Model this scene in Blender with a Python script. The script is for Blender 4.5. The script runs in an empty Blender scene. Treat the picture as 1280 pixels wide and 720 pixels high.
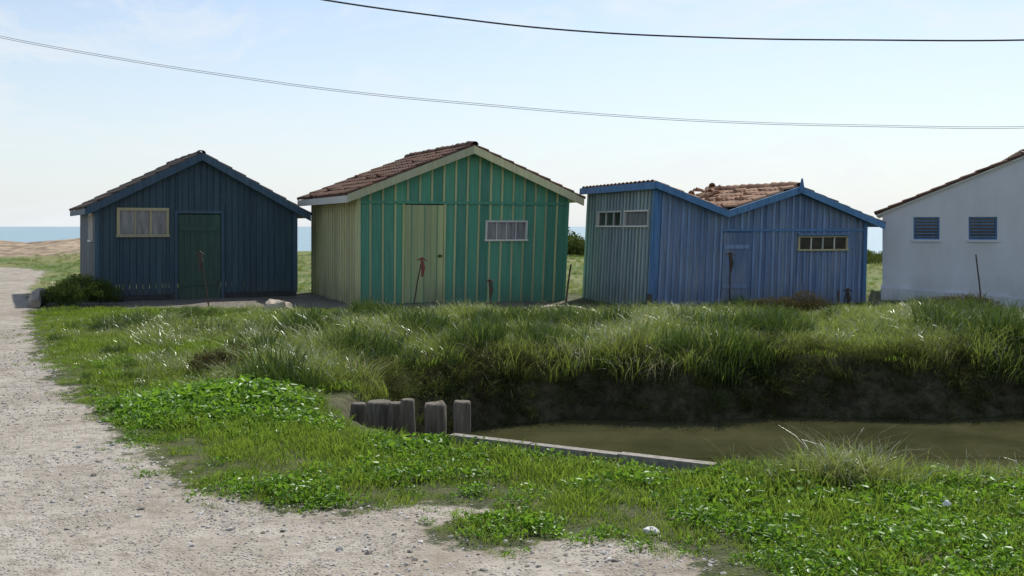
import bpy, math, random
import numpy as np
from mathutils import Vector
random.seed(7); rng=np.random.default_rng(7)
S=bpy.context.scene
S.view_settings.view_transform='Standard'
try: S.view_settings.look='None'
except: pass
S.view_settings.exposure=0; S.view_settings.gamma=1
D=bpy.data
def link(o,parent=None):
    S.collection.objects.link(o)
    if parent: o.parent=parent
    return o
def empty(name):
    o=D.objects.new(name,None); o.empty_display_size=.2; return link(o)
# ------------------------------------------------------------ node helper
class N:
    def __init__(s,mat):
        mat.use_nodes=True; s.t=mat.node_tree; s.t.nodes.clear()
        s.out=s.t.nodes.new('ShaderNodeOutputMaterial')
    def n(s,typ,ins=None,**kw):
        x=s.t.nodes.new(typ)
        for k,v in kw.items(): setattr(x,k,v)
        for k,v in (ins or {}).items(): s.set(x,k,v)
        return x
    def set(s,x,k,v):
        sock=x.inputs[k]
        if isinstance(v,bpy.types.NodeSocket): s.t.links.new(v,sock)
        elif isinstance(v,bpy.types.Node): s.t.links.new(v.outputs[0],sock)
        else: sock.default_value=v
    def coord(s,scale=(1,1,1)):
        c=s.n('ShaderNodeTexCoord'); m=s.n('ShaderNodeMapping',{'Vector':c.outputs['Object'],'Scale':scale}); return m.outputs[0]
    def gpos(s,scale=(1,1,1)):
        c=s.n('ShaderNodeNewGeometry'); m=s.n('ShaderNodeMapping',{'Vector':c.outputs['Position'],'Scale':scale}); return m.outputs[0]
    def noise(s,vec,scale,detail=4,rough=.6):
        return s.n('ShaderNodeTexNoise',{'Vector':vec,'Scale':scale,'Detail':detail,'Roughness':rough}).outputs['Fac']
    def mr(s,v,a,b,c=0.,d=1.):
        return s.n('ShaderNodeMapRange',{'Value':v,'From Min':a,'From Max':b,'To Min':c,'To Max':d}).outputs[0]
    def mix(s,f,a,b,bt='MIX'):
        m=s.n('ShaderNodeMix',data_type='RGBA',blend_type=bt)
        for idx,v in ((0,f),(6,a),(7,b)):
            if isinstance(v,bpy.types.NodeSocket): s.t.links.new(v,m.inputs[idx])
            else:
                if idx>0 and len(v)==3: v=(*v,1)
                m.inputs[idx].default_value=v
        return m.outputs[2]
    def math(s,op,a,b=0.):
        return s.n('ShaderNodeMath',{0:a,1:b},operation=op).outputs[0]
    def attr(s,name): return s.n('ShaderNodeAttribute',attribute_name=name).outputs['Fac']
    def bump(s,h,strength=.3,dist=.01):
        return s.n('ShaderNodeBump',{'Height':h,'Strength':strength,'Distance':dist}).outputs[0]
def M(name): return D.materials.new(name)
def principled(b,col,rough=.7,normal=None,**kw):
    p=b.n('ShaderNodeBsdfPrincipled',{'Base Color':col if isinstance(col,bpy.types.NodeSocket) else (*col,1),'Roughness':rough})
    if normal is not None: b.set(p,'Normal',normal)
    for k,v in kw.items(): b.set(p,k,v)
    b.t.links.new(p.outputs[0],b.out.inputs[0]); return p
def paint(name,col,worn=(.25,.22,.18),wear=.25,rough=.65,grain=.35):
    m=M(name); b=N(m)
    v=b.coord((22,22,1.3)); g=b.noise(v,1.0,6,.65)
    v2=b.coord((1,1,.5)); big=b.noise(v2,1.7,5,.6)
    r=b.attr('rnd')
    dark=tuple(c*(1-grain) for c in col); light=tuple(min(1,c*(1+grain*.6)+.01) for c in col)
    c=b.mix(b.mr(g,.3,.7),dark,light)
    c=b.mix(1.0,c,b.mix(b.mr(r,0,1),(.72,.74,.78),(1.1,1.06,1.0)),'MULTIPLY')
    f=b.math('MULTIPLY',b.mr(big,.45,.75),b.mr(g,.35,.62))
    c=b.mix(b.math('MULTIPLY',f,wear*2),c,worn)
    z=b.n('ShaderNodeSeparateXYZ',{0:b.coord()}).outputs[2]
    zf=b.math('MULTIPLY',b.mr(z,.55,-.05,0,.65),b.mr(big,.3,.7))
    c=b.mix(zf,c,(.09,.085,.065))
    principled(b,c,rough,b.bump(g,.35,.006)); return m
def plain(name,col,rough=.7,var=.3,scale=12,bump=.3,**kw):
    m=M(name); b=N(m); n1=b.noise(b.coord(),scale,6,.65)
    c=b.mix(b.mr(n1,.3,.7),tuple(x*(1-var) for x in col),tuple(min(1,x*(1+var)) for x in col))
    c=b.mix(b.mr(b.attr('rnd'),0,1,0,.25),c,tuple(x*.5 for x in col))
    principled(b,c,rough,b.bump(n1,bump,.01),**kw); return m
def tilemat(name,c1,c2,c3):
    m=M(name); b=N(m); r=b.attr('rnd'); n1=b.noise(b.coord(),9,6,.7); n2=b.noise(b.coord(),1.6,4,.6)
    c=b.mix(r,c1,c2); c=b.mix(b.mr(n1,.5,.7,0,.7),c,c3)
    c=b.mix(b.mr(n2,.5,.75,0,.5),c,(.10,.09,.07))
    principled(b,c,.95,b.bump(n1,.5,.01),**{'Specular IOR Level':.2}); return m
# ------------------------------------------------------------ mesh builder
class Build:
    def __init__(s,name): s.name=name; s.g={}; s.root=empty(name)
    def hexa(s,part,mat,p,r=None):
        g=s.g.setdefault((part,mat),[[],[],[]]); o=len(g[0]); g[0].extend(p)
        for f in ((0,3,2,1),(4,5,6,7),(0,1,5,4),(1,2,6,5),(2,3,7,6),(3,0,4,7)): g[1].append(tuple(o+i for i in f))
        g[2].extend([random.random() if r is None else r]*8)
    def raw(s,part,mat,vs,fs,rs):
        g=s.g.setdefault((part,mat),[[],[],[]]); o=len(g[0]); g[0].extend(vs)
        g[1].extend([tuple(o+i for i in f) for f in fs]); g[2].extend(rs)
    def finish(s,bevel=.003):
        import bmesh
        for (part,mat),(v,f,r) in s.g.items():
            me=D.meshes.new(part); me.from_pydata([tuple(x) for x in v],[],f)
            a=me.attributes.new('rnd','FLOAT','POINT'); a.data.foreach_set('value',r)
            bm=bmesh.new(); bm.from_mesh(me); bmesh.ops.recalc_face_normals(bm,faces=bm.faces); bm.to_mesh(me); bm.free()
            me.materials.append(mat); me.update()
            link(D.objects.new(part,me),s.root)
class Shed(Build):
    def __init__(s,name,O,ang,W,L,lean0=0,lean1=0):
        super().__init__(name); s.O=Vector((*O,0)); a=math.radians(ang)
        s.U=Vector((math.cos(a),math.sin(a),0)); s.V=Vector((-math.sin(a),math.cos(a),0)); s.W=W; s.L=L; s.l0=lean0; s.l1=lean1
    def P(s,u,v,z):
        k=s.l0+(s.l1-s.l0)*u/s.W
        return s.O+s.U*(u+k*z)+s.V*v+Vector((0,0,z))
    def box(s,part,mat,u0,u1,v0,v1,z0,z1,m=None,r=None):
        m=m or s.P
        s.hexa(part,mat,[m(u0,v0,z0),m(u1,v0,z0),m(u1,v1,z0),m(u0,v1,z0),m(u0,v0,z1),m(u1,v0,z1),m(u1,v1,z1),m(u0,v1,z1)],r)
    def slope(s,part,mat,ua,za,ub,zb,v0,v1,h,m=None):
        m=m or s.P
        s.hexa(part,mat,[m(ua,v0,za-h),m(ub,v0,zb-h),m(ub,v1,zb-h),m(ua,v1,za-h),m(ua,v0,za),m(ub,v0,zb),m(ub,v1,zb),m(ua,v1,za)])
    def face(s,which):
        if which=='front': return lambda a,d,z: s.P(a,d,z)
        if which=='left': return lambda a,d,z: s.P(d,a,z)
        if which=='right': return lambda a,d,z: s.P(s.W-d,a,z)
        return lambda a,d,z: s.P(a,s.L-d,z)
    def wall(s,part,mat,which,a0,a1,prof,z0,bw,breaks=(),openings=(),batten=None,bmat=None,bwid=.035,th=.03,gap=.004,batt_out=.02,jit=.0):
        m=s.face(which)
        xs=list(np.arange(a0,a1-bw*.3,bw))+[a1]
        bat=[x for x in xs[1:-1]]
        for b_ in breaks: xs.append(b_)
        for o in openings: xs+= [o[0],o[1]]
        xs=sorted(x for x in set(round(x,4) for x in xs) if a0<=x<=a1+1e-6)
        for i in range(len(xs)-1):
            x0,x1=xs[i],xs[i+1]
            if x1-x0<.008: continue
            g=gap*.5; mid=(x0+x1)/2
            segs=[(z0,None)]
            for o in openings:
                if o[0]<mid<o[1]:
                    segs=[(z0,o[2]),(o[3],None)] if o[2]>z0+.02 else [(o[3],None)]
            r=random.random(); dj=random.uniform(-.003,.003)
            for za,zb in segs:
                t0=prof(x0) if zb is None else zb; t1=prof(x1) if zb is None else zb
                s.hexa(part,mat,[m(x0+g,dj,za),m(x1-g,dj,za),m(x1-g,th+dj,za),m(x0+g,th+dj,za),m(x0+g,dj,t0),m(x1-g,dj,t1),m(x1-g,th+dj,t1),m(x0+g,th+dj,t0)],r)
        if batten:
            for x in bat:
                x+=random.uniform(-jit,jit)
                segs=[(z0,prof(x)-.004)]
                for o in openings:
                    if o[0]-.03<x<o[1]+.03:
                        ns=[]
                        for za,zb in segs:
                            if o[2]>za+.05: ns.append((za,o[2]-.03))
                            ns.append((o[3]+.03,zb))
                        segs=ns
                for za,zb in segs:
                    if zb-za<.03: continue
                    s.box('battens',bmat,x-bwid/2,x+bwid/2,-batt_out,-.004,za,zb,m)
    def window(s,mf,frame,glass,a0,a1,z0,z1,n,fw=.04,out=.035,mul=None,part='window'):
        m=s.face(mf)
        s.box(part+'_frame',frame,a0-fw,a1+fw,-out,.02,z1,z1+fw,m); s.box(part+'_frame',frame,a0-fw-.015,a1+fw+.015,-out-.02,.02,z0-fw,z0,m)
        s.box(part+'_frame',frame,a0-fw,a0,-out+.004,.02,z0,z1,m); s.box(part+'_frame',frame,a1,a1+fw,-out+.004,.02,z0,z1,m)
        for i in range(1,n):
            x=a0+(a1-a0)*i/n; s.box(part+'_frame',mul or frame,x-fw*.3,x+fw*.3,-.012,.018,z0,z1,m)
        for i in range(n):
            x0=a0+(a1-a0)*i/n; x1=a0+(a1-a0)*(i+1)/n
            s.box(part+'_glass',glass,x0,x1,.019,.026,z0,z1,m)
    def tiles(s,mat,uR,zR,uE,zE,v0,v1,tw=.2,tl=.33,amp=.035,part='roof_tiles',seed=0,mess=0.):
        rg=np.random.default_rng(seed)
        Ls=math.hypot(uE-uR,zE-zR); nt=max(1,round((v1-v0)/tw)); nc=max(1,round(Ls/tl)); k=8
        jh=rg.uniform(-.006,.006,(nc,nt))+ (rg.random((nc,nt))<mess)*rg.uniform(.0,.07,(nc,nt)); jr=rg.random((nc,nt))
        vs=[];fs=[];rs=[]
        nz=abs(uE-uR)/Ls; sg=1 if uE>uR else -1
        nu=(zR-zE)/Ls*sg
        for c in range(nc):
            rows=[(c/nc,0.0),((c+1)/nc+.012,1.0),((c+1)/nc+.012,1.3)]
            base=len(vs)
            for ri,(t,e) in enumerate(rows):
                for t_i in range(nt):
                    for q in range(k+1):
                        a=(t_i+q/k); ph=q/k
                        h=amp*abs(math.sin(math.pi*ph))**.6*1.5
                        lift=.004+.022*min(e,1)+jh[c,t_i]*min(e,1)
                        H=h+lift if e<1.2 else lift-.02
                        u=uR+(uE-uR)*t; z=zR+(zE-zR)*t
                        vs.append(s.P(u+nu*H, v0+(v1-v0)*a/nt, z+nz*H)); rs.append(jr[c,t_i])
            w=nt*(k+1)
            for ri in range(2):
                for j in range(w-1):
                    o=base+ri*w+j
                    fs.append((o,o+1,o+w+1,o+w))
        s.raw(part,mat,vs,fs,rs)
    def tube_row(s,mat,pa,pb,r=.075,tl=.33,part='ridge_tiles',seg=7):
        pa=Vector(pa); pb=Vector(pb); n=max(1,round((pb-pa).length/tl)); d=(pb-pa)/n
        ax=d.normalized(); up=Vector((0,0,1)); side=ax.cross(up).normalized(); nrm=side.cross(ax).normalized()
        for i in range(n):
            c0=pa+d*i-ax*.02; c1=pa+d*(i+1)+ax*.02; j=random.uniform(-.008,.012)
            vs=[];rs=random.random()
            for (c,rr,l) in ((c0,r*.85,0),(c1,r*1.1,.012),(c1,r*.92,.0)):
                for q in range(seg+1):
                    t=math.pi*q/seg
                    p=c+side*math.cos(t)*rr+nrm*(math.sin(t)*rr+l+j)
                    vs.append(s.P(p.x,p.y,p.z))
            fs=[]
            for k_ in range(2):
                for q in range(seg): o=k_*(seg+1)+q; fs.append((o,o+1,o+seg+2,o+seg+1))
            s.raw(part,mat,vs,fs,[rs]*len(vs))

# ------------------------------------------------------------ materials
navy=paint('navy_boards',(.026,.066,.095),(.05,.08,.09),.3); navy_trim=paint('navy_trim',(.04,.09,.14),(.06,.08,.1),.2)
navy_door=paint('dark_green_door',(.026,.075,.055),(.05,.07,.06),.3)
green=paint('green_boards',(.10,.33,.215),(.17,.33,.24),.25,.85,grain=.18); yel=paint('yellow_battens',(.50,.52,.26),(.42,.42,.28),.25,.8,grain=.2)
yelp=paint('pale_yellow_boards',(.62,.60,.36),(.5,.46,.33),.25,.8,grain=.18)
gdoor=paint('lime_door',(.44,.50,.24),(.45,.44,.28),.2,.8,grain=.15)
blue=paint('blue_boards',(.16,.225,.36),(.26,.29,.34),.7,.85,grain=.3); blueb=paint('blue_battens',(.19,.29,.48),(.26,.31,.40),.45,.85)
blue_trim=paint('blue_trim',(.08,.22,.44),(.18,.27,.4),.25); greyb=paint('faded_grey_boards',(.42,.48,.46),(.38,.40,.37),.4,.85); greybat=paint('faded_teal_battens',(.19,.29,.31),(.3,.34,.33),.3,.85)
whitew=paint('white_frame_paint',(.68,.68,.62),(.4,.38,.33),.15,grain=.1); tan=paint('tan_frame',(.46,.40,.24),(.3,.25,.16),.2,grain=.2)
tile=tilemat('terracotta_tiles',(.085,.045,.032),(.17,.09,.06),(.055,.045,.035)); tile_or=tilemat('pale_terracotta_tiles',(.25,.14,.09),(.42,.27,.18),(.16,.12,.09))
tile_dk=tilemat('dark_tiles',(.035,.03,.03),(.075,.055,.045),(.04,.04,.035))
darkbase=plain('dark_plinth',(.05,.05,.05),.9,.4,10)
pane=M('curtained_pane'); b=N(pane); n1=b.noise(b.coord((6,6,.8)),2,3); principled(b,b.mix(b.mr(n1,.35,.65),(.13,.13,.14),(.27,.27,.27)),.12)
dpane=M('dark_pane'); b=N(dpane); n1=b.noise(b.coord((3,3,3)),2,3); principled(b,b.mix(b.mr(n1,.35,.65),(.015,.015,.018),(.05,.045,.04)),.08)
plaster=M('white_render'); b=N(plaster); n1=b.noise(b.coord((1,1,.35)),1.8,6,.65); n2=b.noise(b.coord(),40,5)
z=b.n('ShaderNodeSeparateXYZ',{0:b.coord()}).outputs[2]
c=b.mix(b.mr(n1,.4,.75,0,.5),(.66,.67,.70),(.46,.46,.45)); c=b.mix(b.math('MULTIPLY',b.mr(z,.6,-.1,0,.8),b.mr(n1,.3,.6)),c,(.3,.31,.28))
principled(b,c,.85,b.bump(n2,.4,.006))
iron=plain('rusty_iron',(.06,.04,.03),.7,.4,30); redp=plain('red_rust_paint',(.22,.05,.035),.6,.3,30)
wood_old=M('weathered_wood'); b=N(wood_old); g=b.noise(b.coord((18,18,2)),2,6,.7); g2=b.noise(b.coord(),3,4); c=b.mix(b.mr(g,.3,.7),(.045,.038,.028),(.20,.17,.13)); c=b.mix(b.mr(g2,.5,.7,0,.5),c,(.07,.075,.035)); principled(b,c,.9,b.bump(g,1.,.015))

# ------------------------------------------------------------ navy shed
s=Shed('navy_wooden_shed',(-8.8,22.0),26.5,4.28,4.5); ap=2.16; zr=3.2; ov=.2
zt=lambda u: zr-(.515 if u<ap else .55)*abs(u-ap)
prof=lambda u: zt(u)-.10
win=(.47,1.42,1.43,1.94); door=(1.66,2.59,-.05,1.88)
s.wall('front_wall',navy,'front',0,s.W,prof,.12,.135,(ap,),(win,door),gap=.008)
s.wall('side_wall',navy,'left',.035,s.L,lambda v: prof(0),.12,.135,(),((.8,1.5,1.3,1.85),),gap=.008)
s.wall('side_wall',navy,'right',.035,s.L,lambda v: prof(s.W),.12,.135); s.wall('back_wall',navy,'back',.035,s.W-.035,prof,.12,.2,(ap,))
s.window('front',tan,pane,*win,3,.06); s.window('left',whitew,pane,.8,1.5,1.3,1.85,2,.04,part='side_window')
for i in range(7): s.box('door',navy_door,1.675+i*.13,1.675+i*.13+.127,-.012,.02,-.05,1.86)
for zz in (.3,1.5): s.box('door',navy_door,1.70,2.55,-.035,-.0125,zz,zz+.1)
s.box('door_frame',navy_trim,1.60,1.66,-.03,.03,-.05,1.95); s.box('door_frame',navy_trim,2.595,2.655,-.03,.03,-.05,1.95); s.box('door_frame',navy_trim,1.66,2.595,-.028,.03,1.885,1.95)
s.box('plinth',darkbase,-.01,1.6,-.03,.2,-.4,.115); s.box('plinth',darkbase,2.655,s.W+.01,-.03,.2,-.4,.115)
s.box('plinth',darkbase,-.01,.2,.21,s.L,-.4,.115); s.box('plinth',darkbase,s.W-.2,s.W+.01,.21,s.L,-.4,.115)
s.box('corner_post',navy_trim,-.03,.06,-.035,-.005,.1,1.95); s.box('corner_post',navy_trim,s.W-.06,s.W+.03,-.035,-.005,.1,1.9)
for sgn,e in ((-1,-ov),(1,s.W+.30)):
    s.slope('roof_deck',navy_trim,ap,zr-.03,e,zt(e)-.03,-.16,s.L+.1,.05)
    s.slope('barge_board',navy_trim,ap,zr+.02,e,zt(e)+.02,-.20,-.165,.17)
    s.tiles(tile_dk,ap,zr,e,zt(e),-.15,s.L+.1,amp=.03,seed=3)
s.tube_row(tile_dk,(ap,-.2,zr-.01),(ap,s.L+.1,zr-.01),.08)
s.box('fascia',navy_trim,-ov-.03,-ov-.003,-.2,s.L+.1,zt(-ov)-.13,zt(-ov)-.01)
s.finish()
# ------------------------------------------------------------ green shed
s=Shed('green_wooden_shed',(-3.16,21.3),24,4.72,4.1,0,.05); ap=2.40; zr=3.31; k=.405
zt=lambda u: zr-(.40 if u<ap else .42)*abs(u-ap)
prof=lambda u: zt(u)-.10; ov=.27
win=(2.82,3.72,1.32,1.69); door=(.98,1.84,.0,2.07)
s.wall('front_wall',green,'front',0,s.W,prof,-.08,.262,(ap,),(win,door),batten=True,bmat=yel,bwid=.04,jit=.004)
s.wall('side_wall',yelp,'left',.035,s.L,lambda v: prof(0),-.02,.2,batten=True,bmat=yel,bwid=.035)
s.wall('side_wall',green,'right',.035,s.L,lambda v: prof(s.W),-.1,.262); s.wall('back_wall',green,'back',.035,s.W-.035,prof,-.1,.262,(ap,))
s.window('front',whitew,pane,*win,4,.04)
for i in range(6): s.box('door',gdoor,.99+i*.141,.99+i*.141+.137,-.018,.02,.0,2.05)
for i in (1,3,5): s.box('door',green,.99+i*.141-.006,.99+i*.141+.006,-.03,-.0185,.02,2.04)
s.box('door_frame',yel,.94,.98,-.03,.02,-.02,2.07); s.box('door_frame',yel,1.84,1.88,-.03,.02,-.02,2.07)
s.box('rail',green,0,s.W,-.034,-.0205,2.075,2.13); s.box('door_latch',iron,1.72,1.80,-.045,-.0195,.95,1.0)
s.box('plinth',darkbase,.0,s.W,.001,.2,-.45,-.085); s.box('plinth',darkbase,.0,.2,.21,s.L,-.45,-.025);s.box('plinth',darkbase,s.W-.2,s.W,.21,s.L,-.45,-.105)
s.box('corner_post',yel,-.03,.05,-.04,-.0215,-.05,2.2);s.box('corner_post',green,s.W-.05,s.W+.02,-.04,-.0215,-.05,2.15)
for e in (-ov,s.W+.28):
    s.slope('roof_deck',yelp,ap,zr-.03,e,zt(e)-.03,-.2,s.L+.15,.05)
    s.slope('barge_board',yelp,ap,zr+.01,e,zt(e)+.01,-.24,-.205,.17)
    s.tiles(tile,ap,zr,e,zt(e),-.2,s.L+.15,seed=5,amp=.032,mess=.06)
    s.tube_row(tile,(ap,-.19,zr+.0),(e,-.19,zt(e)+.0),.055,part='verge_tiles')
s.tube_row(tile,(ap,-.25,zr+.01),(ap,s.L+.15,zr+.01),.09)
s.box('fascia',whitew,-ov-.03,-ov-.003,-.24,s.L+.15,zt(-ov)-.16,zt(-ov)-.015)
s.finish()
# ------------------------------------------------------------ blue shed
s=Shed('blue_wooden_shed',(2.72,20.4),18,4.94,3.6,.055,.03)
pts=[(-.12,2.47),(1.53,1.90),(3.2,2.40),(5.28,1.66)]
zt=lambda u: float(np.interp(u,[p[0] for p in pts],[p[1] for p in pts]))
prof=lambda u: zt(u)-.09
win=(3.32,4.45,1.13,1.37); door=(1.53,2.14,.0,1.49)
s.wall('front_wall',blue,'front',0,s.W,prof,-.08,.15,(1.53,3.2),(win,door),batten=True,bmat=blueb,bwid=.05,jit=.008,batt_out=.018)
sp=lambda v: prof(0)+.03
w1=(.30,1.42,1.62,1.9); w2=(1.62,2.85,1.62,1.9)
s.wall('side_wall',greyb,'left',.035,s.L,sp,-.05,.17,(),(w1,w2),batten=True,bmat=greybat,bwid=.05)
s.wall('side_wall',blue,'right',.035,s.L,lambda v:prof(s.W),-.1,.2); s.wall('back_wall',blue,'back',.035,s.W-.035,prof,-.1,.2,(1.53,3.2))
s.window('front',tan,dpane,*win,4,.035,mul=whitew); s.window('left',whitew,pane,*w1,1,.035,part='side_window'); s.window('left',whitew,dpane,*w2,3,.035,part='side_window')
for i in range(4): s.box('door',blue,1.54+i*.15,1.54+i*.15+.147,-.015,.02,.0,1.48)
s.box('door',blueb,1.55,2.12,-.03,-.0155,.35,.43); s.box('door',blueb,1.55,2.12,-.03,-.0155,1.15,1.23)
s.box('rail',blue_trim,1.5,4.9,-.03,-.0185,1.50,1.55)
s.box('window_hood',blue_trim,3.25,4.52,-.09,-.0395,1.42,1.45)
s.box('corner_post',blue_trim,-.03,.10,-.04,-.0185,-.1,2.36); s.box('corner_post',blue_trim,-.035,-.02,-.0180,.09,-.1,2.36); s.box('corner_post',blue_trim,s.W-.07,s.W+.02,-.04,-.0185,-.1,1.7)
s.box('plinth',darkbase,.0,s.W,.001,.2,-.45,-.085); s.box('plinth',darkbase,.0,.2,.21,s.L,-.45,-.055); s.box('plinth',darkbase,s.W-.2,s.W,.21,s.L,-.45,-.105)
for (a,za),(c_,zc) in zip(pts[:-1],pts[1:]):
    s.slope('roof_deck',blue_trim,a,za-.03,c_,zc-.03,-.16,s.L+.1,.045)
    s.slope('barge_board',blue_trim,a,za+.02,c_,zc+.02,-.2,-.165,.14)
s.tiles(tile_or,-.12,2.47,1.53,1.9,-.1,s.L+.1,seed=8); s.tiles(tile_or,3.2,2.4,1.53,1.9,-.1,s.L+.1,seed=9,mess=.25,amp=.04); s.tiles(tile,3.2,2.4,5.28,1.66,-.1,s.L+.1,seed=10)
s.tube_row(tile_or,(3.2,-.1,2.42),(3.2,s.L+.1,2.45),.09); s.tube_row(tile,(3.2,-.13,2.39),(5.28,-.13,1.65),.05,part='verge_tiles')
for i in range(18):
    u=random.uniform(1.9,3.2); v=random.uniform(2.0,3.5); z0=zt(u)+.05
    s.tube_row(tile_or,(u,v,z0+random.uniform(0,.1)),(u+random.uniform(-.3,.3),v+random.uniform(-.2,.2),z0+random.uniform(.02,.18)),.07,.4,part='loose_tiles')
s.hexa('finial',blue_trim,[s.P(3.13,-.22,2.3),s.P(3.27,-.22,2.3),s.P(3.27,-.19,2.3),s.P(3.13,-.19,2.3),s.P(3.19,-.22,2.58),s.P(3.21,-.22,2.58),s.P(3.21,-.19,2.58),s.P(3.19,-.19,2.58)])
s.box('fascia',blue_trim,-.16,-.125,-.2,s.L+.1,2.33,2.47)
s.finish()
# ------------------------------------------------------------ white house
s=Shed('white_rendered_house',(8.05,22.6),-19.9,5.7,6.0); ap=2.8; zr=3.1; k=.42
zt=lambda u: zr-k*abs(u-ap); prof=lambda u: zt(u)-.06
w1=(.63,1.15,1.32,1.80); w2=(1.72,2.27,1.32,1.80); w3=(3.5,4.05,1.32,1.8)
s.wall('front_wall',plaster,'front',0,s.W,prof,-.4,7.,(ap,),(w1,w2,w3),gap=0,th=.2)
s.wall('side_wall',plaster,'left',.205,s.L,lambda v:prof(0),-.4,8.,gap=0,th=.2); s.wall('side_wall',plaster,'right',.205,s.L,lambda v:prof(s.W),-.4,8.,gap=0,th=.2)
s.wall('back_wall',plaster,'back',.205,s.W-.205,prof,-.4,8.,(ap,),gap=0,th=.2)
for w in (w1,w2,w3):
    s.box('window_frame',blue_trim,w[0],w[0]+.03,.03,.1,w[2],w[3]); s.box('window_frame',blue_trim,w[1]-.03,w[1],.03,.1,w[2],w[3])
    s.box('window_frame',blue_trim,w[0]+.03,w[1]-.03,.03,.1,w[3]-.03,w[3]); s.box('window_frame',blue_trim,w[0]+.03,w[1]-.03,.03,.1,w[2],w[2]+.03)
    for i in range(6):
        zz=w[2]+.05+i*.068; s.box('window_louvres',blue_trim,w[0]+.03,w[1]-.03,.04,.055,zz,zz+.022)
    s.box('window_glass',dpane,w[0]+.03,w[1]-.03,.09,.1,w[2]+.03,w[3]-.03)
    s.box('window_sill',plaster,w[0]-.04,w[1]+.04,-.04,-.001,w[2]-.05,w[2])
P=s.P
s.hexa('base_ledge',plaster,[P(-.03,-.12,-.5),P(s.W,-.12,-.5),P(s.W,-.001,-.5),P(-.03,-.001,-.5),P(-.03,-.12,.28),P(s.W,-.12,-.1),P(s.W,-.001,-.06),P(-.03,-.001,.33)])
for e in (-.12,s.W+.12):
    s.slope('roof_deck',whitew,ap,zr-.015,e,zt(e)-.015,-.06,s.L+.1,.045); s.tiles(tile,ap,zr,e,zt(e),-.06,s.L+.1,seed=20,amp=.028)
    s.tube_row(tile,(ap,-.05,zr-.01),(e,-.05,zt(e)-.01),.05,part='verge_tiles')
s.tube_row(tile,(ap,-.06,zr+.02),(ap,s.L,zr+.02),.09); s.finish()

# ------------------------------------------------------------ terrain
def sdpoly(X,Y,poly):
    p=np.array(poly,float); q=np.roll(p,-1,0); d=np.full(X.shape,1e9); ins=np.zeros(X.shape,bool)
    for (ax,ay),(bx,by) in zip(p,q):
        ex,ey=bx-ax,by-ay; t=np.clip(((X-ax)*ex+(Y-ay)*ey)/(ex*ex+ey*ey),0,1)
        d=np.minimum(d,np.hypot(X-ax-t*ex,Y-ay-t*ey))
        c=((ay>Y)!=(by>Y))&(X<(bx-ax)*(Y-ay)/(by-ay+1e-12)+ax); ins^=c
    return np.where(ins,d,-d)
canal=[(-.45,7.72),(-.85,7.95),(-1.25,8.5),(-1.65,9.15),(-1.5,11.2),(-.5,12.4),(.6,12.95),(2,12.7),(3.2,13.1),(5,12.85),(6.5,13.3),(8,13.1),(14,13.4),(40,15),(40,6.0),(8,6.35),(3.4,6.62),(1.32,6.74)]
pathp=[(-8.25,17.8),(-6.06,13.25),(-4.55,10.56),(-3.3,8.42),(-2.42,7.0),(-1.93,6.27),(-1.47,5.96),(-.99,5.83),(-.55,6.0),(-.2,5.95),(-.5,5.5),(-.16,5.24),(.245,5.3),(.645,5.24),(.93,5.05),(1.02,4.76),(1.5,4),(2.5,2),(3,-40),(-60,-40),(-40,25),(-40,36),(-17,35),(-15,33.5),(-13.3,29),(-10.9,23.4),(-9.4,20.4)]
apron=[(-9.0,19.9),(-6,19.7),(-3.5,19.6),(0,19.7),(2.2,19.3),(2.0,20.3),(1.0,21.2),(1.2,23.4),(-3.5,26.5),(-4.5,24.5),(-8.8,22.4)]
def ss(x): x=np.clip(x,0,1); return x*x*(3-2*x)
def hn(X,Y): return np.sin(X*1.3+.7*Y)*np.sin(Y*1.1-.4*X)*.5+np.sin(X*3.1-Y*1.7+1)*np.sin(Y*2.9+X*.8)*.3+np.sin(X*7.3+Y*3.1)*np.sin(Y*6.7-X*2.2)*.15
def height(X,Y):
    pd=sdpoly(X,Y,pathp); cd=sdpoly(X,Y,canal)
    z=hn(X,Y)*.03*(1-ss(pd/.6))+.006*hn(X*2,Y*2)
    z=z-.13*ss((X-8)/3)*ss((Y-15)/4)-.1*np.exp(-((X-1.4)**2+(Y-21.5)**2)/4)
    z=z+(.04+.10*hn(X*.8+2,Y*.8))*ss((Y-12.6)/1.5)*ss((19-Y)/2)*ss((X+4)/3)
    z=z-1.15*ss((cd+.03+.09*hn(X*2.3,Y*2.3))/.85)
    z=z+.42*ss((Y-28)/14)+hn(X*.3,Y*.3)*.12*ss((Y-28)/14)
    mound=np.exp(-((Y-45)/5.5)**2)*ss((-13-X)/4)
    z=z+mound*(.55+.22*hn(X*.45,Y*.3)+.10*hn(X*1.6,Y*1.6))
    z=z-3.6*ss((Y-51)/14)
    return z,pd,cd,mound
def axis(lo,hi,step,far0,far1,g=1.12):
    a=list(np.arange(lo,hi,step)); d=step; x=a[-1]
    while x<far1: d*=g; x+=d; a.append(x)
    d=step; x=a[0]; l=[]
    while x>far0: d*=g; x-=d; l.append(x)
    return np.array(l[::-1]+a)
gx=axis(-11,13,.09,-900,900,1.07); gy=axis(3.6,21,.09,-300,900,1.06)
X,Y=np.meshgrid(gx,gy); Z,PD,CD,MO=height(X,Y); ny,nx=X.shape
co=np.stack([X,Y,Z],-1).reshape(-1,3)
i=np.arange(ny*nx).reshape(ny,nx); q=np.stack([i[:-1,:-1],i[:-1,1:],i[1:,1:],i[1:,:-1]],-1).reshape(-1,4)
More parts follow.
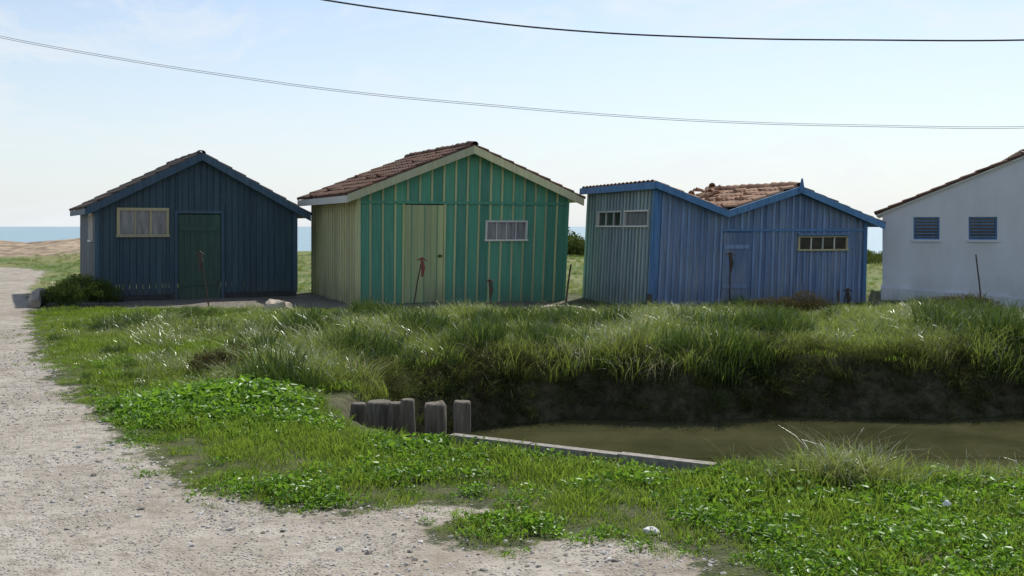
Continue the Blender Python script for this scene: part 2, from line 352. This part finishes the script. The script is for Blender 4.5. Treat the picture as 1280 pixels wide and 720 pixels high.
def npmesh(name,co,faces,attrs={},smooth=True):
    me=D.meshes.new(name); me.vertices.add(len(co)); me.vertices.foreach_set('co',np.ascontiguousarray(co,dtype=np.float32).ravel())
    idx=np.concatenate([f.ravel() for f in faces]).astype(np.int32)
    me.loops.add(len(idx)); me.loops.foreach_set('vertex_index',idx)
    cnt=np.concatenate([np.full(len(f),f.shape[1]) for f in faces]); st=np.concatenate([[0],np.cumsum(cnt)[:-1]]).astype(np.int32)
    me.polygons.add(len(cnt)); me.polygons.foreach_set('loop_start',st)
    try: me.polygons.foreach_set('loop_total',cnt.astype(np.int32))
    except Exception: pass
    for k_,v in attrs.items():
        a=me.attributes.new(k_,'FLOAT','POINT'); a.data.foreach_set('value',np.ascontiguousarray(v,dtype=np.float32).ravel())
    me.update(calc_edges=True); me.validate()
    if smooth: me.polygons.foreach_set('use_smooth',np.ones(len(me.polygons),bool))
    return me
AP=sdpoly(X,Y,apron)
me=npmesh('ground',co,[q],{'pathd':np.clip(PD,-2,2),'apron':np.clip(AP,-2,2),'canal':np.clip(CD,-2,2),'sand':MO})
gm=M('ground_soil_gravel'); b=N(gm); g=b.gpos()
n1=b.noise(g,1.6,5,.65); n2=b.noise(g,9,5,.7); n3=b.noise(g,60,3,.7); n0=b.noise(g,.5,3,.6); n4=b.noise(g,4,4,.7)
vor=b.n('ShaderNodeTexVoronoi',{'Vector':g,'Scale':48.}); vd=vor.outputs['Distance']; vc=vor.outputs['Color']
vs_=b.n('ShaderNodeSeparateColor',{0:vc}).outputs[0]
soil=b.mix(b.mr(n2,.35,.65),(.04,.05,.02),(.10,.11,.04)); soil=b.mix(b.mr(n1,.5,.65,0,.6),soil,(.15,.125,.07))
dirt=b.mix(b.mr(n1,.38,.62),(.29,.245,.19),(.43,.385,.32)); dirt=b.mix(b.mr(n0,.42,.6,0,.6),dirt,(.45,.415,.36))
dirt=b.mix(b.mr(n4,.5,.66,0,.6),dirt,(.23,.185,.135)); dirt=b.mix(b.mr(n2,.5,.68,0,.65),dirt,(.19,.16,.12))
st=b.mix(vs_,(.16,.145,.12),(.58,.56,.52)); stf=b.math('MULTIPLY',b.mr(vd,.42,.3),b.mr(b.noise(g,2.3,4,.7),.42,.56))
dirt=b.mix(b.math('MULTIPLY',stf,.85),dirt,st); dirt=b.mix(b.mr(n3,.48,.7,0,.5),dirt,(.13,.11,.085))
pe=b.math('ADD',b.attr('pathd'),b.math('ADD',b.mr(n2,.2,.8,-.22,.22),b.mr(n1,.2,.8,-.3,.3)))
col=b.mix(b.mr(pe,-.04,.06),soil,dirt)
apd=b.mix(b.mr(n2,.35,.65),(.12,.105,.085),(.24,.215,.18)); ae=b.math('ADD',b.attr('apron'),b.mr(n1,.2,.8,-.5,.5)); col=b.mix(b.mr(ae,-.08,.1),col,apd)
mud=b.mix(b.mr(n2,.35,.65),(.04,.035,.02),(.11,.095,.055)); col=b.mix(b.mr(b.attr('canal'),.0,.2),col,mud)
grs=b.mix(b.mr(n0,.4,.6),(.10,.15,.035),(.20,.20,.08)); yy=b.n('ShaderNodeSeparateXYZ',{0:g}).outputs[1]
col=b.mix(b.math('MULTIPLY',b.mr(yy,24,27),b.mr(pe,.05,-.05)),col,grs)
col=b.mix(b.math('MULTIPLY',b.mr(b.attr('sand'),.16,.3),b.mr(n0,.28,.38)),col,b.mix(b.mr(n1,.4,.6),(.20,.145,.095),(.42,.33,.23)))
h=b.math('ADD',b.math('MULTIPLY',n2,.8),b.math('ADD',b.math('MULTIPLY',n3,.25),b.math('MULTIPLY',stf,b.mr(vd,.45,0.,0,.6))))
principled(b,col,.95,b.bump(h,.9,.035),**{'Specular IOR Level':.25}); me.materials.append(gm)
link(D.objects.new('ground',me))
# water
def plane(name,x0,x1,y0,y1,z,mat):
    me=D.meshes.new(name); me.from_pydata([(x0,y0,z),(x1,y0,z),(x1,y1,z),(x0,y1,z)],[],[(0,1,2,3)]); me.materials.append(mat); return link(D.objects.new(name,me))
wm=M('muddy_water'); b=N(wm); g=b.gpos((1,3.,1)); n1=b.noise(g,3,3,.55); n2=b.noise(b.gpos(),.9,5,.6)
principled(b,b.mix(b.mr(n2,.38,.62),(.042,.043,.018),(.075,.073,.034)),.03,b.bump(n1,.08,.03),**{'IOR':1.25})
plane('canal_water',-3,42,5.2,16,-.70,wm)
sm=M('sea_water'); b=N(sm); g=b.gpos((.05,.3,1)); n1=b.noise(g,3,5,.6)
principled(b,b.mix(b.mr(n1,.35,.65),(.16,.27,.31),(.2,.32,.36)),.3,b.bump(n1,.5,.3))
plane('sea',-9000,9000,54,12000,-1.25,sm)

# ------------------------------------------------------------ vegetation
def leafmat(name,dark,light,tipc,trans=.45,scale=1.2,gloss=.12):
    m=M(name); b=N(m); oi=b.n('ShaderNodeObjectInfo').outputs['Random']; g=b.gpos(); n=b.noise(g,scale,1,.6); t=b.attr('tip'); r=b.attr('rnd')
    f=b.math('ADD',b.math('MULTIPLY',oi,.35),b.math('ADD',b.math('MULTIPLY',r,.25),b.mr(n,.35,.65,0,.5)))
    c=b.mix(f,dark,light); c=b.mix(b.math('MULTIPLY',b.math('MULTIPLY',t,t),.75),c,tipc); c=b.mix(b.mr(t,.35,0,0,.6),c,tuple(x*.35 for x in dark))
    d=b.n('ShaderNodeBsdfDiffuse',{'Color':c}); tr=b.n('ShaderNodeBsdfTranslucent',{'Color':b.mix(.5,c,(light[0]*1.3,light[1]*1.25,light[2]*.6))})
    m1=b.n('ShaderNodeMixShader',{0:trans,1:d.outputs[0],2:tr.outputs[0]})
    if gloss>0:
        gl=b.n('ShaderNodeBsdfGlossy',{'Color':(.8,.85,.8,1),'Roughness':.42}); fr=b.n('ShaderNodeFresnel',{'IOR':1.35})
        m1=b.n('ShaderNodeMixShader',{0:b.math('MULTIPLY',fr.outputs[0],gloss),1:m1.outputs[0],2:gl.outputs[0]})
    b.t.links.new(m1.outputs[0],b.out.inputs[0]); return m
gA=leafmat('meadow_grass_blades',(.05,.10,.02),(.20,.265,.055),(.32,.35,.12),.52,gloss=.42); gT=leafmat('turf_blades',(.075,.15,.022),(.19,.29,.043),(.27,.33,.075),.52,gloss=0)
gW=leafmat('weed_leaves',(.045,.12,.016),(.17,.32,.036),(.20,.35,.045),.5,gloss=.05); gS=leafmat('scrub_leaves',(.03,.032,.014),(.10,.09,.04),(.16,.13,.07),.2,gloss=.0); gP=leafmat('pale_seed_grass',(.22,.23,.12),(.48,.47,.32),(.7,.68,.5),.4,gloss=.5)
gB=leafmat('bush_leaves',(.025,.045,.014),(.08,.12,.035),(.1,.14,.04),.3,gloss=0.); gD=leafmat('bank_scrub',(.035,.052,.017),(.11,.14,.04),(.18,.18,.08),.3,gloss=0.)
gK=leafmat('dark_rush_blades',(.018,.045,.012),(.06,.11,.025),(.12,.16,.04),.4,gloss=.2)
def blades(n,R,h0,h1,w,bend,seed,spread=1.):
    r=np.random.default_rng(seed); a=r.uniform(0,2*np.pi,n); rr=R*np.sqrt(r.random(n)); bx,by=rr*np.cos(a),rr*np.sin(a)
    h=r.uniform(h0,h1,n)*(1-.3*(rr/R)**2); la=r.uniform(0,2*np.pi,n); la=np.where(r.random(n)<.5,a,la); bd=h*r.uniform(.1,bend,n); fa=r.uniform(0,np.pi,n); ww=w*r.uniform(.6,1.3,n)
    V=[];T=[]
    for t,wf in ((0,.8),(.4,1.),(.75,.65)):
        cx=bx+np.cos(la)*bd*t**2; cy=by+np.sin(la)*bd*t**2; cz=h*(t-.25*bend*t**3)
        for sg in (-1,1): V.append(np.stack([cx+sg*np.cos(fa)*ww*wf/2,cy+sg*np.sin(fa)*ww*wf/2,cz],-1)); T.append(np.full(n,t))
    V.append(np.stack([bx+np.cos(la)*bd,by+np.sin(la)*bd,h*(1-.25*bend)],-1)); T.append(np.ones(n))
    V=np.stack(V,1).reshape(-1,3); T=np.stack(T,1).ravel(); o=np.arange(n)*7
    q=np.concatenate([np.stack([o,o+1,o+3,o+2],-1),np.stack([o+2,o+3,o+5,o+4],-1)]); t3=np.stack([o+4,o+5,o+6],-1)
    return V,[q,t3],T,np.repeat(r.random(n),7)
def leaves(n,R,H,l0,l1,seed,asp=.6,dome=True,up=.8):
    r=np.random.default_rng(seed); a=r.uniform(0,2*np.pi,n); rr=R*np.sqrt(r.random(n)); z=H*(.25+.75*r.random(n))*(1-.6*(rr/R)**2 if dome else 1)
    c=np.stack([rr*np.cos(a),rr*np.sin(a),z],-1); nrm=r.normal(size=(n,3))*.6+np.array([0,0,up]); nrm/=np.linalg.norm(nrm,axis=1)[:,None]
    d=r.normal(size=(n,3)); d-=nrm*(d*nrm).sum(1)[:,None]; d/=np.linalg.norm(d,axis=1)[:,None]; e=np.cross(nrm,d); L=r.uniform(l0,l1,n)[:,None]; 
    P_=[c-d*L*.5, c-d*L*.1+e*L*asp*.5+nrm*L*.08, c+d*L*.3+e*L*asp*.35+nrm*L*.05, c+d*L*.5-nrm*L*.05, c+d*L*.3-e*L*asp*.35+nrm*L*.05, c-d*L*.1-e*L*asp*.5+nrm*L*.08]
    V=np.stack(P_,1).reshape(-1,3); o=np.arange(n)*6
    T=np.repeat(np.clip(z/H,0,1),6); return V,[np.stack([o,o+1,o+2,o+3],-1),np.stack([o,o+3,o+4,o+5],-1)],T,np.repeat(r.random(n),6)
def coll(name,items):
    c=D.collections.new(name)
    for k_,(geo,mat) in enumerate(items):
        V,F,T,R_=geo; m=npmesh(f'{name}_piece_{k_}',V,F,{'tip':T,'rnd':R_},False); m.materials.append(mat); o=D.objects.new(f'{name}_piece_{k_}',m); c.objects.link(o)
    return c
def scatter(name,pts,c,scl,tilt=.12,nidx=1,idx=None):
    n=len(pts); me=D.meshes.new(name); me.vertices.add(n); me.vertices.foreach_set('co',pts.astype(np.float32).ravel())
    rot=np.stack([rng.normal(0,tilt,n),rng.normal(0,tilt,n),rng.uniform(0,6.283,n)],-1).astype(np.float32)
    a=me.attributes.new('rot','FLOAT_VECTOR','POINT'); a.data.foreach_set('vector',rot.ravel())
    a=me.attributes.new('scl','FLOAT','POINT'); a.data.foreach_set('value',scl.astype(np.float32))
    a=me.attributes.new('idx','INT','POINT'); a.data.foreach_set('value',(rng.integers(0,nidx,n) if idx is None else idx).astype(np.int32))
    me.update(); o=link(D.objects.new(name,me)); print(name,n)
    ng=D.node_groups.new(name+'_gn','GeometryNodeTree'); ng.interface.new_socket('Geometry',in_out='INPUT',socket_type='NodeSocketGeometry'); ng.interface.new_socket('Geometry',in_out='OUTPUT',socket_type='NodeSocketGeometry')
    gi=ng.nodes.new('NodeGroupInput'); go=ng.nodes.new('NodeGroupOutput'); ip=ng.nodes.new('GeometryNodeInstanceOnPoints'); ci=ng.nodes.new('GeometryNodeCollectionInfo')
    ci.inputs['Collection'].default_value=c; ci.inputs['Separate Children'].default_value=True; ci.inputs['Reset Children'].default_value=True
    def na(nm,t):
        x=ng.nodes.new('GeometryNodeInputNamedAttribute'); x.data_type=t; x.inputs['Name'].default_value=nm; return [s_ for s_ in x.outputs if s_.enabled and s_.name=='Attribute'][0]
    L=ng.links.new; L(gi.outputs[0],ip.inputs['Points']); L(ci.outputs[0],ip.inputs['Instance']); ip.inputs['Pick Instance'].default_value=True
    L(na('idx','INT'),ip.inputs['Instance Index']); L(na('rot','FLOAT_VECTOR'),ip.inputs['Rotation']); L(na('scl','FLOAT'),ip.inputs['Scale']); L(ip.outputs[0],go.inputs[0])
    md=o.modifiers.new('instances','NODES'); md.node_group=ng; return o
def rand_pts(n,x0,x1,y0,y1):
    x=rng.uniform(x0,x1,n); y=rng.uniform(y0,y1,n); k_=(np.abs(x)<.5*y+1.3); x=x[k_];y=y[k_]; z,pd,cd,mo=height(x,y); pj=pd+.25*hn(x*1.9,y*1.9)+.16*hn(x*5,y*5)+rng.normal(0,.06,len(x)); return x,y,z,pd,cd,pj
notch=lambda x,y: (x<-.38)&(x>-2.0)&(y>7.2)&(y<10)
# front strip of the timber edging: kept low so the boards show
def edged(x,y):
    t=(x+.45)/1.79; ye=7.79-1.01*t; return (x>-.5)&(x<1.4)&(y>ye-.22)
# turf
x,y,z,pd,cd,pj=rand_pts(26000,-9,10,4.3,20.3); ap_=sdpoly(x,y,apron)
k_=(pj<.05)&(cd<.1)&(ap_<rng.normal(0,.15,len(x)))&((y<9.5)|(rng.random(len(x))<.25)|(x<-2))&~((cd>-.16)&notch(x,y))&~(edged(x,y)&(y<8)); x,y,z,pj=x[k_],y[k_],z[k_],pj[k_]
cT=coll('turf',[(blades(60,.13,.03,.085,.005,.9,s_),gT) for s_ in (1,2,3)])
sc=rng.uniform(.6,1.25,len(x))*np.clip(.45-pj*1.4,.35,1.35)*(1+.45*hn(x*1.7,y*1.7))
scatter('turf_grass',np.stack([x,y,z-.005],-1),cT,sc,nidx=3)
# weeds
x,y,z,pd,cd,pj=rand_pts(26000,-8,8,4.3,12); f=hn(x*1.4+3,y*1.4)+.5*hn(x*3,y*3)
dens=np.where(y<8.2,np.where(x>.5,.42,.15),.08)+f*.95+np.exp(-(((x+2.5)/.9)**2+((y-9.2)/.9)**2))*1.0
k_=(pj<-.02)&(cd<.02)&(rng.random(len(x))<dens)&~((cd>-.22)&notch(x,y))&~(edged(x,y)&(y<8)&(rng.random(len(x))<.93)); x,y,z,pj=x[k_],y[k_],z[k_],pj[k_]
cW=coll('weeds',[(leaves(55,.13,.085,.018,.042,11),gW),(leaves(48,.12,.11,.02,.05,12,.45),gW),(leaves(70,.14,.07,.012,.03,13,.8),gW)])
big=np.exp(-(((x+2.5)/.8)**2+((y-9.3)/.7)**2))+.6*np.exp(-(((x+.75)/.3)**2+((y-7.35)/.2)**2))
scatter('broadleaf_weeds',np.stack([x,y,z],-1),cW,rng.uniform(.5,1.25,len(x))*np.clip(.5-pj*1.2,.5,1.)*(1+1.1*big),nidx=3)
# tall meadow grass
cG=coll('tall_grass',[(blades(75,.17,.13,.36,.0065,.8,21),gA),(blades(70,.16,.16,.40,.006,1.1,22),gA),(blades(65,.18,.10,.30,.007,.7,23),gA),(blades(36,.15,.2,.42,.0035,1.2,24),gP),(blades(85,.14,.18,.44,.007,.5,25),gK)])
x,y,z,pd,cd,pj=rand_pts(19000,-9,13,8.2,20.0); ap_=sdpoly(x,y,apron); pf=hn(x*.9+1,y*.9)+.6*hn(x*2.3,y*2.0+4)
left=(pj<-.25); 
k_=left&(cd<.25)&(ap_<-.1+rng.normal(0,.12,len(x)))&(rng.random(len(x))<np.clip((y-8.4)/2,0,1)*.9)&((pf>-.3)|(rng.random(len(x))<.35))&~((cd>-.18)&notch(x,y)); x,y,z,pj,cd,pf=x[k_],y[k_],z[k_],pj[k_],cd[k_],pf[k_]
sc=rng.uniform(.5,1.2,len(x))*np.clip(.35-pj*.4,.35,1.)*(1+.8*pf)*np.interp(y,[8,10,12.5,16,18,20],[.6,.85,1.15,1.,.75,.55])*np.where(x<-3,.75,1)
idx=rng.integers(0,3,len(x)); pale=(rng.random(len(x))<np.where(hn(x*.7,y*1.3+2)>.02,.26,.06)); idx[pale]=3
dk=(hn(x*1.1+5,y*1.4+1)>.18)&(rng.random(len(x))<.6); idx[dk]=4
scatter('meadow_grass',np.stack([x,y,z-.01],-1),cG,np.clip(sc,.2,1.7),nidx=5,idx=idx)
# near-bank tussocks
px=[];py=[];ps=[]
for cx,cy,rx,ry,n_,s_ in ((2.1,6.45,.55,.2,90,1.0),(2.15,6.5,.25,.15,30,1.3),(1.6,6.6,.25,.1,20,.7),(3.3,6.5,.8,.15,55,.7),(5.2,6.3,1.2,.2,60,.7),(-2.3,9.6,.7,.5,40,.8)):
    px.append(rng.normal(cx,rx*.5,n_)); py.append(rng.normal(cy,ry*.5,n_)); ps.append(rng.uniform(.45,1.,n_)*s_)
x=np.concatenate(px);y=np.concatenate(py);sc=np.concatenate(ps); z=np.maximum(height(x,y)[0],-.25)
scatter('grass_tussocks',np.stack([x,y,z-.02],-1),cG,sc,nidx=4,idx=np.where(rng.random(len(x))<.15,3,rng.integers(0,3,len(x))))
# bank scrub
cS=coll('scrub',[(blades(80,.16,.10,.32,.007,1.5,31),gD),(leaves(130,.18,.24,.012,.035,32),gD),(blades(60,.15,.1,.3,.005,1.7,33),gS)])
x,y,z,pd,cd,pj=rand_pts(24000,-2,13,8.8,14); k_=(cd>-.25)&(cd<.66)&(y>10.2)&(rng.random(len(x))<.6); x,y,z,cd=x[k_],y[k_],z[k_],cd[k_]
scatter('bank_scrub',np.stack([x,y,z-.02],-1),cS,rng.uniform(.35,1.1,len(x))*np.clip(1.25-cd*1.1,.4,1)*(1+.5*hn(x*2,y)),tilt=.5,nidx=3)
# bushes
def bush(name,cx,cy,R,H,n,mat,seed,zb=0.):
    r=np.random.default_rng(seed); V=[];F=[[],[]];T=[];Rn=[];o=0
    for k_ in range(n):
        a=r.uniform(0,6.28); rr=R*math.sqrt(r.random()); hx,hy=rr*math.cos(a),rr*math.sin(a); hz=H*r.uniform(.1,.8)*(1-.7*(rr/R)**2)
        g_=leaves(60,.13,.16,.02,.055,seed*100+k_,.4,False,.3) if k_%3 else blades(30,.08,.12,.3,.006,.6,seed*100+k_)
        v=g_[0]+np.array([cx+hx,cy+hy,zb+hz]); V.append(v); 
        for f in g_[1]: F[0 if f.shape[1]==4 else 1].append(f+o)
        o+=len(v); T.append(np.clip((v[:,2]-zb)/(H),0,1)); Rn.append(g_[3])
    m=npmesh(name,np.concatenate(V),[np.concatenate(f) for f in F if f],{'tip':np.concatenate(T),'rnd':np.concatenate(Rn)},False); m.materials.append(mat); return link(D.objects.new(name,m))
bush('shrub',-8.62,20.9,.72,.72,230,gB,3); bush('dry_bush',4.75,18.6,.5,.3,50,gS,4); bush('dry_bush',5.3,18.8,.5,.36,50,gS,14); bush('dry_bush',7.6,18.4,.5,.36,50,gS,5); bush('dry_bush',8.4,19.2,.5,.32,40,gS,6)
bush('dry_bush',-3.0,11.0,.35,.3,30,gS,8)
# distant hedge + far grass
x=np.concatenate([rng.uniform(2.2,14,500),rng.uniform(14,34,500)]); y=rng.uniform(40,46,len(x))+2*np.sin(x*.4); z=height(x,y)[0]
cH=coll('hedge',[(leaves(260,.6,.9,.05,.14,41,.6,True,.4),gB),(leaves(240,.7,.7,.05,.13,42,.6,True,.4),gD)])
hs=rng.uniform(.3,.75,len(x))*(1+.35*np.sin(x*1.3)); hs=np.where(x<4,hs*1.5+.25,hs); hs=np.where((x>14.4)&(x<17),hs*.5,hs)
scatter('distant_hedge',np.stack([x,y,z-.05],-1),cH,hs,nidx=2)
x=rng.uniform(-22,24,6500); y=rng.uniform(20.5,44,6500); z,pd,cd,mo=height(x,y); ap_=sdpoly(x,y,apron); k_=(pd<-.2)&(ap_<-.3)&(mo<.2+rng.normal(0,.08,6500)); 
def inb(O,ang,W,L,x,y,m=.25):
    a=math.radians(ang); dx,dy=x-O[0],y-O[1]; u=dx*math.cos(a)+dy*math.sin(a); v=-dx*math.sin(a)+dy*math.cos(a); return (u>-m)&(u<W+m)&(v>-m)&(v<L+m)
for O,a_,W_,L_ in (((-8.8,22),26.5,4.28,4.5),((-3.16,21.3),24,4.72,4.1),((2.72,20.4),18,4.94,3.6),((8.05,22.6),-19.9,5.7,6)): k_&=~inb(O,a_,W_,L_,x,y)
x,y,z=x[k_],y[k_],z[k_]; scatter('field_grass',np.stack([x,y,z-.01],-1),cG,rng.uniform(.3,.7,len(x)),nidx=3)
# stones
import bmesh
cst=D.collections.new('stones'); stm=M('pale_stone'); b=N(stm); oi=b.n('ShaderNodeObjectInfo').outputs['Random']; principled(b,b.mix(oi,(.16,.14,.115),(.54,.52,.48)),.9)
for k_ in range(4):
    bm=bmesh.new(); bmesh.ops.create_icosphere(bm,subdivisions=1,radius=1)
    for v in bm.verts: v.co*=random.uniform(.65,1.15); v.co.z*=.55
    m=D.meshes.new(f'stone_piece_{k_}'); bm.to_mesh(m); bm.free(); m.materials.append(stm); cst.objects.link(D.objects.new(f'stone_piece_{k_}',m))
x,y,z,pd,cd,pj=rand_pts(60000,-9,2,4.3,16); edge=np.exp(-((pd-.4)/.5)**2); k_=(pd>-.15)&(rng.random(len(x))<.15+.75*edge*(hn(x*1.7,y*1.7)>-.2)+.3*(hn(x*2.2+2,y*2.2)>.2)); x,y,z=x[k_],y[k_],z[k_]
scatter('gravel_stones',np.stack([x,y,z],-1),cst,rng.gamma(2.0,.0028,len(x))+.003,tilt=.3,nidx=4)
def rock(name,x,y,z,sx,sy,sz,mat,seed):
    bm=bmesh.new(); bmesh.ops.create_icosphere(bm,subdivisions=3,radius=1)
    from mathutils import noise
    for v in bm.verts:
        d=1+.35*noise.noise(v.co*1.6+Vector((seed,0,0)))+.12*noise.noise(v.co*5); v.co=Vector((v.co.x*d*sx,v.co.y*d*sy,max(v.co.z*d,-.3)*sz))
    m=D.meshes.new(name); bm.to_mesh(m); bm.free(); m.materials.append(mat); o=link(D.objects.new(name,m)); o.location=(x,y,z); return o
sandm=plain('pale_rubble',(.42,.35,.27),.95,.25,9); wst=plain('white_stone',(.7,.69,.66),.8,.1,20)
rock('rubble_heap',-4.35,19.3,0,.3,.3,.26,sandm,2); rock('rubble_heap',.95,20.0,0,.5,.35,.08,sandm,5)
rock('white_stone',.72,5.38,.02,.04,.03,.025,wst,7); rock('white_stone',2.35,5.62,.10,.02,.015,.02,wst,8)
# ------------------------------------------------------------ timber posts, edging, log, stakes
def tube(name,pts,rads,mat,seg=12,parent=None,jag=0,smooth=False):
    vs=[];fs=[];P_=[Vector(p) for p in pts]
    for k_,p in enumerate(P_):
        d=(P_[min(k_+1,len(P_)-1)]-P_[max(k_-1,0)]).normalized(); a=d.cross(Vector((.3,1,.1))).normalized() ; c=d.cross(a).normalized()
        for q in range(seg):
            t=2*math.pi*q/seg; rr=rads[k_]*(1+jag*random.uniform(-1,1)); vs.append(p+a*math.cos(t)*rr+c*math.sin(t)*rr)
    for k_ in range(len(P_)-1):
        for q in range(seg): o=k_*seg; fs.append((o+q,o+(q+1)%seg,o+seg+(q+1)%seg,o+seg+q))
    fs.append(tuple(range(seg))[::-1]); fs.append(tuple((len(P_)-1)*seg+q for q in range(seg)))
    m=D.meshes.new(name); m.from_pydata(vs,[],fs); m.materials.append(mat)
    if smooth:
        for p_ in m.polygons[:-2]: p_.use_smooth=True
    return link(D.objects.new(name,m),parent)
for X_,Y_,zt_,r_ in ((-1.40,9.25,.03,.07),(-1.18,9.05,.08,.115),(-1.0,8.92,.09,.07),(-.85,8.8,.14,.06),(-.62,8.6,.14,.09),(-.40,8.42,.18,.072)):
    l=random.uniform(-.04,.04); l2=random.uniform(-.02,.02); tl_=random.uniform(-.012,.012)
    tube('mooring_post',[(X_,Y_,-1.3),(X_+l*.3,Y_,-.4),(X_+l*.7,Y_+l2,-.1),(X_+l,Y_+.01+l2,zt_-.03),(X_+l+tl_,Y_+.01+l2,zt_-.008),(X_+l+tl_,Y_+.01+l2,zt_)],[r_*1.02,r_*1.06,r_,r_*.99,r_*.93,r_*.8],wood_old,18,jag=.045,smooth=True)
bd=Build('timber_edging'); a=Vector((-.45,7.79,0)); c_=Vector((1.34,6.78,0)); d=(c_-a)/3; nn=Vector((-d.y,d.x,0)).normalized()*.04
for k_ in range(3):
    p=a+d*k_; q_=a+d*(k_+1)-d.normalized()*.012; j=random.uniform(-.006,.006)
    bd.hexa('plank',plain('grey_timber_%d'%k_,(.26,.235,.2),.9,.45,25),[p-nn+Vector((0,0,-.7)),q_-nn+Vector((0,0,-.7)),q_+nn+Vector((0,0,-.7)),p+nn+Vector((0,0,-.7)),p-nn+Vector((0,0,.05+j)),q_-nn+Vector((0,0,.05+j)),q_+nn+Vector((0,0,.05+j)),p+nn+Vector((0,0,.05+j))])
bd.finish()
tube('driftwood_log',[(-10.1,22.4,.2),(-9.85,21.7,.19),(-9.6,21.0,.14),(-9.35,20.4,.08)],[.07,.13,.15,.1],plain('bleached_wood',(.3,.26,.21),.9,.3,10),12,jag=.1)
def stake(x0,y0,x1,y1,zt_,head,r=.014):
    e=empty('metal_stake'); tube('shaft',[(x0,y0,-.1),((x0*.5+x1*.5),(y0+y1)/2,zt_*.5),(x1,y1,zt_)],[r,r,r*.9],iron,8,e)
    if head: 
        tube('grip',[(x1,y1,zt_-.38),(x1+.02,y1,zt_-.2),(x1-.01,y1,zt_-.02)],[.02,.045,.03],redp if head==1 else iron,8,e)
        tube('crossbar',[(x1-.09,y1,zt_-.05),(x1,y1,zt_-.0),(x1+.09,y1,zt_-.06)],[.013,.016,.012],redp if head==1 else iron,8,e)
stake(-1.97,20.6,-1.78,20.6,.98,1); stake(-5.96,20.5,-6.15,20.5,1.1,2); stake(-.42,20.6,-.43,20.6,.55,2); stake(4.14,19.8,4.16,19.8,1.11,2); stake(9.05,20,8.92,20,1.06,0); stake(1.04,20.5,1.16,20.5,.85,0,.02); stake(2.62,19.9,2.64,19.95,.3,0,.05)
stake(6.65,20.9,6.75,20.9,.35,2); stake(6.5,20.7,6.56,20.9,.3,0,.025)
# ------------------------------------------------------------ wires and poles
wirem=plain('black_cable',(.03,.03,.035),.6,.1,5); wireg=plain('grey_wire',(.28,.3,.33),.5,.1,5)
def wire(name,pts,Yw,r,mat,dz=0):
    cu=D.curves.new(name,'CURVE'); cu.dimensions='3D'; cu.bevel_depth=r; cu.bevel_resolution=2; cu.resolution_u=16
    sp_=cu.splines.new('BEZIER'); sp_.bezier_points.add(len(pts)-1)
    for bp,(x_,z_) in zip(sp_.bezier_points,pts): bp.co=(x_,Yw,z_+dz); bp.handle_left_type=bp.handle_right_type='AUTO'
    cu.materials.append(mat); link(D.objects.new(name,cu))
wire('power_cable',[(-12,7),(-8.5,5.95),(-5,5.1),(-2.53,4.65),(-.97,4.43),(.65,4.25),(2.8,4.14),(4.85,4.11),(6.9,4.11),(12,4.3),(18,4.85)],14,.012,wirem)
wl=[(-12,5.5),(-9.5,4.78),(-7.19,4.25),(-5.5,3.94),(-3.82,3.68),(-2.13,3.46),(-.45,3.3),(1.24,3.16),(2.92,3.06),(5.05,3.0),(7.19,2.98),(12,3.2),(18,3.9)]
wire('telephone_wire',wl,14.6,.0035,wireg); wire('telephone_wire',wl,14.62,.0035,wireg,.026)
for X_ in (-12,18):
    e=empty('utility_pole'); tube('pole',[(X_,14.3,-.2),(X_,14.3,4),(X_,14.3,7.6)],[.14,.12,.09],wood_old,14,e); tube('crossarm',[(X_,13.8,7.0 if X_<0 else 4.85),(X_,14.8,7.0 if X_<0 else 4.85)],[.05,.05],wood_old,8,e); tube('bracket',[(X_,14.1,5.5 if X_<0 else 3.9),(X_,14.8,5.5 if X_<0 else 3.9)],[.03,.03],iron,8,e)
# ------------------------------------------------------------ light
EL,AZ=math.radians(50),math.radians(24)
w=D.worlds.new('World'); S.world=w; w.use_nodes=True; t=w.node_tree; t.nodes.clear()
class W2(N):
    def __init__(s,t): s.t=t
b=W2(t); out=b.n('ShaderNodeOutputWorld'); sky=b.n('ShaderNodeTexSky',sky_type='NISHITA',sun_disc=False,sun_elevation=EL,sun_rotation=AZ,altitude=0,air_density=1.0,dust_density=.6,ozone_density=1.3)
tc=b.n('ShaderNodeTexCoord').outputs['Generated']; mp=b.n('ShaderNodeMapping',{'Vector':tc,'Rotation':(0,math.radians(-14),0),'Scale':(1.6,1.6,8)}).outputs[0]
wn=b.noise(tc,3,3,.5)
cn=b.noise(b.n('ShaderNodeVectorMath',{0:mp,1:b.n('ShaderNodeCombineXYZ',{0:wn,1:wn,2:b.math('MULTIPLY',wn,1.5)}).outputs[0]},operation='ADD').outputs[0],1.8,7,.66); cf=b.mr(cn,.47,.70,0,.85)
zz=b.n('ShaderNodeSeparateXYZ',{0:tc}).outputs[2]
hz=b.math('POWER',b.mr(zz,.0,.42,1.,0.),1.7)
sk=b.mix(b.math('MULTIPLY',hz,.85),sky.outputs[0],(5.7,6.1,6.5))
sc_=b.mix(cf,sk,(6.4,6.6,6.8))
bg=b.n('ShaderNodeBackground',{'Color':sc_,'Strength':.138}); t.links.new(bg.outputs[0],out.inputs[0])
sl=D.lights.new('sun','SUN'); sl.energy=4.8; sl.angle=math.radians(.5); sl.color=(1,.955,.88); so=link(D.objects.new('sun',sl))
so.rotation_euler=Vector((-math.sin(AZ)*math.cos(EL),-math.cos(AZ)*math.cos(EL),-math.sin(EL))).to_track_quat('-Z','Y').to_euler()
# ------------------------------------------------------------ camera
cam=D.cameras.new('camera'); cam.sensor_width=36; cam.lens=36.56; cam.shift_y=-77/1280; cam.clip_end=20000; cam.clip_start=.05
co_=link(D.objects.new('camera',cam)); co_.location=(0,0,1.6); co_.rotation_euler=(math.radians(90),0,0); S.camera=co_
